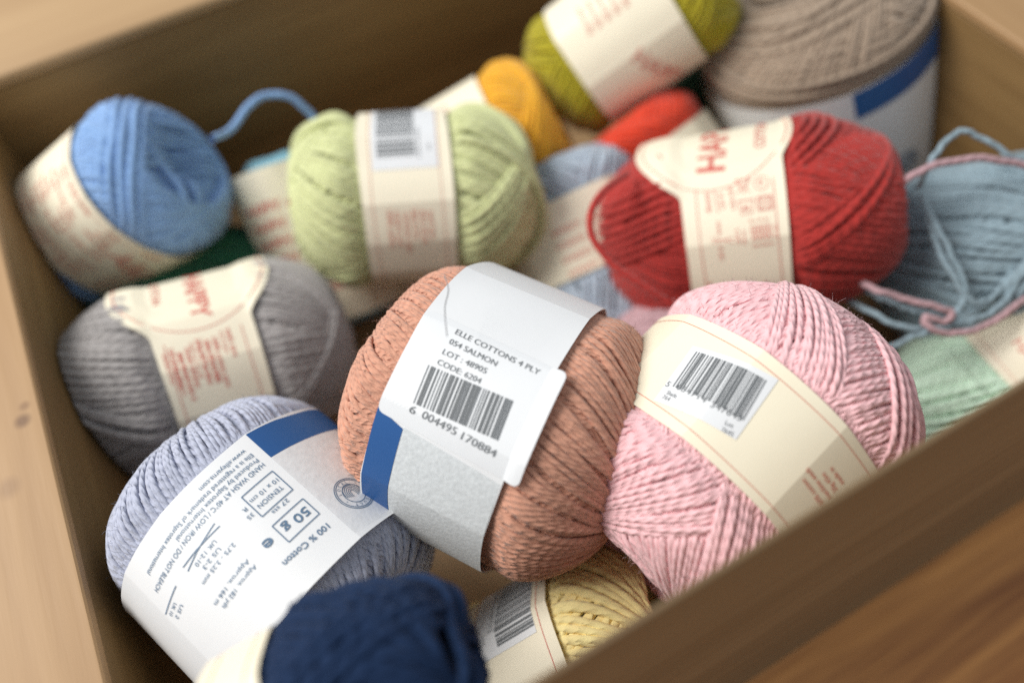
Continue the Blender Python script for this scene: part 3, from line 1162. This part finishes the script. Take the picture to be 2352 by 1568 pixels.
# ---- pale yellow, on the floor at the front
b = ball('butter', 'yarn_ball', 'pale yellow ball of yarn under the salmon and pink balls by the front panel',
         1292, 1556, 228, 0.0315, 0.0470, 27, 28, (0.98, 0.76, 0.36), rs=0.00125, incl=64, hole=0.28, label_w=(-0.0120, 0.0200),
         bands=((0.3, 1.5, 56, 1.5),), q=0.66, fuzz=1500, T=140, sides=8, pitch=0.0042, phase=1.2, wobble=0.0006)
b.make_label(CREAM, creases=[-0.65, 0.1, 0.9, 2.0, 3.2, 4.4], ck=0.55)
on = b.on
borders(b, RINK, 0.0035).done('border_lines', RINK)
p = on(1090, 1400)
q = on(1255, 1335)
X_l, X_r = b.lw[0] + 0.0042, b.lw[1] - 0.0052
yq = on(1200, 1470)[1]
sheet(b, 'barcode_sticker', [(X_l, yq), (X_r, yq), (X_r, yq + 0.030), (X_l, yq + 0.030)], STICK, 0.00016)
pr = Print(b)
pr.bars((X_l + 0.0085, yq + 0.002), (0, 0.024), (0.0140, 0), 33, 26)
pr.done('barcode', GINK, 0.00024)
pr = Print(b)
pr.text('5 054714 047512', (X_l + 0.0060, yq + 0.026), h=0.0019, ang=-90)
pr.text('Lot', (X_l + 0.0035, yq + 0.007), h=0.0013, ang=-90)
pr.text('7512', (X_l + 0.0016, yq + 0.007), h=0.0013, ang=-90)
pr.done('lettering', GINK, 0.00024)

# ---- navy, very near at the bottom
b = ball('navy', 'yarn_ball', 'navy blue ball of yarn close to us at the bottom edge of the picture',
         824, 1612, 234, 0.0205, 0.0248, 28, 28, (0.004, 0.020, 0.066), rs=0.00125, incl=60, hole=0.2, label_w=(-0.0230, -0.0075),
         bands=(('par', (0.3, 0.8, 0.5), -0.3, 0.4, 1.2), ('par', (-0.8, 0.5, 0.4), 0.1, 0.5, 2.2)), q=0.7, fuzz=800, T=120, sides=7, phase=0.9, wobble=0.0007, lumps=0.02, sheen=0.03)
b.make_label(CREAM, creases=[-0.65, 0.1, 0.9, 2.0, 3.2, 4.4], ck=0.4)
borders(b, PINK_INK, 0.003).done('border_lines', PINK_INK)

# ---- chartreuse at the top
b = ball('chartreuse', 'yarn_ball', 'mustard green ball of yarn at the top against the back panel with a cream band',
         1446, 72, 148, 0.029, 0.0480, 36, 6, (0.41, 0.35, 0.014), rs=0.00125, incl=60, hole=0.22, label_w=(-0.0250, 0.0230),
         bands=((3.6, 4.4, 54, 1.6),), q=0.72, T=100, sides=6, phase=0.2, wobble=0.0006)
b.make_label(CREAM, creases=[-0.5, 0.3, 1.3, 2.0, 3.2, 4.4], ck=0.4)
pr = Print(b)
pr.text('HAPPY', (-0.003, -0.010), h=0.0068, ang=-70, bold=True)
for k in range(5):
    pr.text('cotton 20g', (-0.011 + k * 0.0045, 0.022), h=0.0022, ang=-90, bold=True)
pr.done('lettering', PINK_INK)

# ---- mustard yellow behind the lime ball
b = ball('mustard', 'yarn_ball', 'bright golden yellow ball of yarn behind the lime green ball',
         1096, 362, 152, 0.031, 0.0450, 29, 8, (0.80, 0.40, 0.025), rs=0.00125, incl=60, hole=0.22, label_w=(-0.0330, 0.0180),
         bands=((3.6, 4.4, 54, 1.6),), q=0.7, T=100, sides=6, phase=0.2, wobble=0.0005)
b.make_label(CREAM, creases=[-0.5, 0.3, 1.3, 2.0, 3.2, 4.4], ck=0.4)
pr = Print(b)
for k in range(6):
    pr.text('HAPPY cotton', (-0.026 + k * 0.005, 0.030), h=0.0028, ang=-90, bold=True)
pr.done('lettering', PINK_INK)

# ---- orange red behind the red ball
b = ball('orange', 'yarn_ball', 'bright orange red ball of yarn half hidden behind the deep red ball',
         1548, 442, 150, 0.031, 0.0450, 126, 6, (0.68, 0.050, 0.016), rs=0.00125, incl=60, hole=0.22, label_w=(-0.0330, 0.0240),
         bands=((3.6, 4.4, 54, 1.6),), q=0.7, T=100, sides=6, phase=0.2, wobble=0.0005)
b.make_label(CREAM, creases=[-0.5, 0.3, 1.3, 2.0, 3.2, 4.4], ck=0.4)
pr = Print(b)
for k in range(4):
    pr.text('HAPPY cotton', (-0.024 + k * 0.005, 0.020), h=0.0028, ang=-90, bold=True)
pr.done('lettering', PINK_INK)

# ---- big taupe ball at the top right, standing on end
b = ball('taupe', 'yarn_ball', 'large taupe ball standing on end in a white band with a blue block',
         1885, 172, 243, 0.050, 0.0560, 108, 36, (0.36, 0.275, 0.205), rs=0.00125, incl=66, hole=0.10, label_w=(-0.050, 0.0225),
         bands=(('par', (0.06, 0.10, 1.0), 0.35, 0.80, 1.0), ('par', (-0.05, -0.05, 1.0), 0.72, 0.985, 1.6), ('par', (0.15, 0.08, 1.0), 0.55, 0.68, 2.0)), q=0.62, T=120, sides=6, phase=0.2, wobble=0.0007, squeeze=0.0004)
b.make_label(WHITE, creases=[-0.9, 0.1, 1.1, 2.0, 3.2, 4.4], ck=0.12)
on = b.on
q0, q1, q2 = on(1955, 205), on(1978, 262), on(2150, 110)
xa, xb = b.lw[1] - 0.0135, b.lw[1] - 0.0002
sheet(b, 'blue_stripe', [(xa, q0[1]), (xb, q0[1]), (xb, q0[1] - 0.060), (xa, q0[1] - 0.060)], BLUE, 0.00014)
pr = Print(b)
c0 = on(2085, 370)
for rr_ in (0.0052, 0.0042, 0.003, 0.0018):
    pr.arc(c0, rr_, 0, 2 * math.pi, 0.0006, 30)
pr.done('seal_print', BINK, 0.0002)
pr = Print(b)
for k in range(4):
    pr.text('100 % Cotton 50 g', (b.lw[1] - 0.020 - k * 0.004, q0[1] + 0.034), h=0.002, ang=-90)
pr.done('lettering', BINK, 0.0002)

# ---- teal blue at the right edge
b = ball('teal', 'yarn_ball', 'dusty teal blue ball with loose loops of thread at the right edge',
         2245, 588, 198, 0.035, 0.0390, 20, 10, (0.28, 0.38, 0.44), rs=0.0013, incl=62, hole=0.2, has_label=False,
         bands=((0.4, 1.7, 50, 1.6), (3.6, 4.1, 60, 2.6)), q=0.8, T=110, sides=6, phase=0.3, wobble=0.0008, lumps=0.02)
W3 = lambda pts: [atd(*p) for p in pts]
for pts_ in ([(2110, 430, .285), (2128, 390, .272), (2158, 342, .270), (2205, 302, .270), (2255, 318, .270), (2320, 356, .270), (2420, 420, .275)],
             [(2115, 450, .290), (2150, 515, .279), (2185, 585, .276), (2213, 645, .275), (2208, 702, .274), (2160, 748, .273), (2080, 752, .273), (2010, 722, .278), (1950, 690, .29)],
             [(2130, 500, .284), (2165, 590, .276), (2222, 682, .274), (2268, 690, .275), (2318, 630, .277), (2332, 540, .280), (2290, 460, .283), (2240, 425, .29)],
             [(2420, 590, .285), (2345, 650, .276), (2280, 715, .273), (2205, 742, .272), (2125, 762, .272), (2040, 800, .28)],
             [(2215, 700, .276), (2170, 722, .274), (2110, 716, .274), (2040, 690, .277), (1960, 655, .29)]):
    cord('loose_thread', W3(pts_), 0.00105, b.mat, b.root, 220)

# ---- mint at the right edge
b = ball('mint', 'yarn_ball', 'mint green ball of yarn at the right edge beside the pink ball',
         2290, 905, 195, 0.034, 0.0500, 35, 4, (0.66, 0.86, 0.70), rs=0.00135, incl=62, hole=0.22, label_w=(0.0070, 0.0320),
         bands=((3.8, 5.0, 54, 1.6),), q=0.72, T=110, sides=7, phase=0.3, wobble=0.0007, fuzz=500)
b.make_label(CREAM, creases=[-0.5, 0.3, 1.3, 2.0, 3.2, 4.4], ck=0.4)
borders(b, PINK_INK, 0.003).done('border_lines', PINK_INK)
pr = Print(b)
pr.text('HAPPY cotton', (0.017, 0.012), h=0.004, ang=-90, bold=True)
pr.done('lettering', PINK_INK)

# ---- powder blue between salmon and red
b = ball('powder', 'yarn_ball', 'powder blue ball of yarn wedged between the lime, red and salmon balls',
         1370, 600, 172, 0.034, 0.0500, -66, 6, (0.42, 0.49, 0.58), rs=0.00125, incl=60, hole=0.22, label_w=(-0.0270, 0.0060),
         bands=((3.6, 4.4, 54, 1.6),), q=0.72, T=110, sides=6, phase=0.2, wobble=0.0006)
b.make_label(CREAM, creases=[-0.5, 0.3, 1.3, 2.0, 3.2, 4.4], ck=0.4)
pr = Print(b)
for k in range(4):
    pr.text('HAPPY cotton', (-0.015 + k * 0.006, 0.016), h=0.0034, ang=-90, bold=True)
pr.done('lettering', PINK_INK)

# ---- dusty mauve under the pink ball
b = ball('mauve', 'yarn_ball', 'dusty mauve ball of yarn half hidden under the red and pink balls',
         1610, 850, 190, 0.034, 0.0480, 20, 0, (0.52, 0.33, 0.36), rs=0.00125, incl=60, hole=0.22, has_label=False,
         q=0.8, T=100, sides=6, phase=0.2, wobble=0.0006)
cord('loose_thread', W3([(2020, 470, .285), (2075, 418, .270), (2130, 386, .268), (2200, 368, .268), (2280, 366, .268), (2360, 382, .270), (2440, 410, .275)]), 0.0013, b.mat, b.root)
cord('loose_thread', W3([(1940, 625, .29), (2000, 660, .273), (2060, 681, .271), (2130, 700, .270), (2185, 716, .270), (2170, 738, .270), (2128, 728, .270), (2130, 748, .269), (2180, 766, .269), (2255, 752, .270), (2330, 705, .272), (2420, 640, .28)]),
     0.0012, b.mat, b.root, 300)

# ---- cranberry ball with flared cream band behind the lime ball
b = ball('cranberry', 'yarn_ball', 'ball of yarn mostly hidden behind the lime ball, only its cream band showing',
         745, 540, 152, 0.032, 0.0460, 108, 4, (0.20, 0.42, 0.52), rs=0.00125, incl=60, hole=0.22, label_w=(-0.037, 0.0370),
         q=0.72, T=90, sides=6, phase=0.2, wobble=0.0006)
b.make_label(CREAM, creases=[-0.5, 0.3, 1.3, 2.0, 3.2, 4.4], ck=0.4)
pr = Print(b)
for k in range(6):
    pr.text('HAPPY cotton', (-0.022 + k * 0.008, 0.034), h=0.005, ang=-90, bold=True)
pr.done('lettering', RINK)

# ---- dark green balls low down
b = ball('green', 'yarn_ball', 'dark green ball of yarn low down between the blue and grey balls',
         455, 700, 160, 0.033, 0.0460, 20, 0, (0.006, 0.09, 0.045), rs=0.00125, incl=60, hole=0.22, has_label=False,
         q=0.8, T=90, sides=6, phase=0.2, wobble=0.0006)
b = ball('bottle', 'yarn_ball', 'bottle green ball of yarn low down between the orange and taupe balls',
         1660, 250, 140, 0.033, 0.0460, 70, 0, (0.006, 0.05, 0.025), rs=0.00125, incl=60, hole=0.22, has_label=False,
         q=0.8, T=90, sides=6, phase=0.2, wobble=0.0006)

# stray hair lying on the salmon ball
sal = BALLS['salmon']
P = [atd(1021, 632, .190), atd(1030, 665, .188), atd(1022, 705, .186), atd(1024, 745, .1835), atd(1027, 772, .1828)]
pp = smooth_path(P, 40)
V, Q, U = tubes(pp[None], np.broadcast_to(np.array([0.1, 0.2, 0.9]), pp.shape)[None], 0.00015, 6)
hair = link_mesh('loose_fibre', np_mesh('loose_fibre', V - pp[-1], Q, U), ink_mat('grey_fibre', (0.25, 0.25, 0.26)))
hair.location = pp[-1]
hair['label'] = 'thin grey fibre lying on the white band of the salmon ball'
hair['category'] = 'fibre'
# strand lifting off the salmon ball
cord('yarn_tail', [atd(1216, 1050, .193), atd(1238, 1062, .1905), atd(1272, 1090, .1895), atd(1310, 1120, .191), atd(1345, 1150, .195), atd(1375, 1175, .202)],
     0.00100, sal.mat, sal.root, 60)
red = BALLS['red']
cord('loose_thread', [atd(1440, 400, .285), atd(1385, 440, .272), atd(1356, 495, .268), atd(1366, 555, .268), atd(1400, 600, .268), atd(1460, 645, .268), atd(1530, 690, .27)],
     0.0013, red.mat, red.root, 80)

if __name__ == '__main__':
    import json
    for k, q_ in BALLS.items():
        print('BALL', k, [round(float(c), 3) for c in q_.C], 'r', q_.r, 'a', q_.a, 'zlow', round(float(q_.C[2] - math.sqrt((q_.r * math.hypot(q_.z[0], q_.z[1])) ** 2 + (q_.a * q_.z[2]) ** 2)), 3))
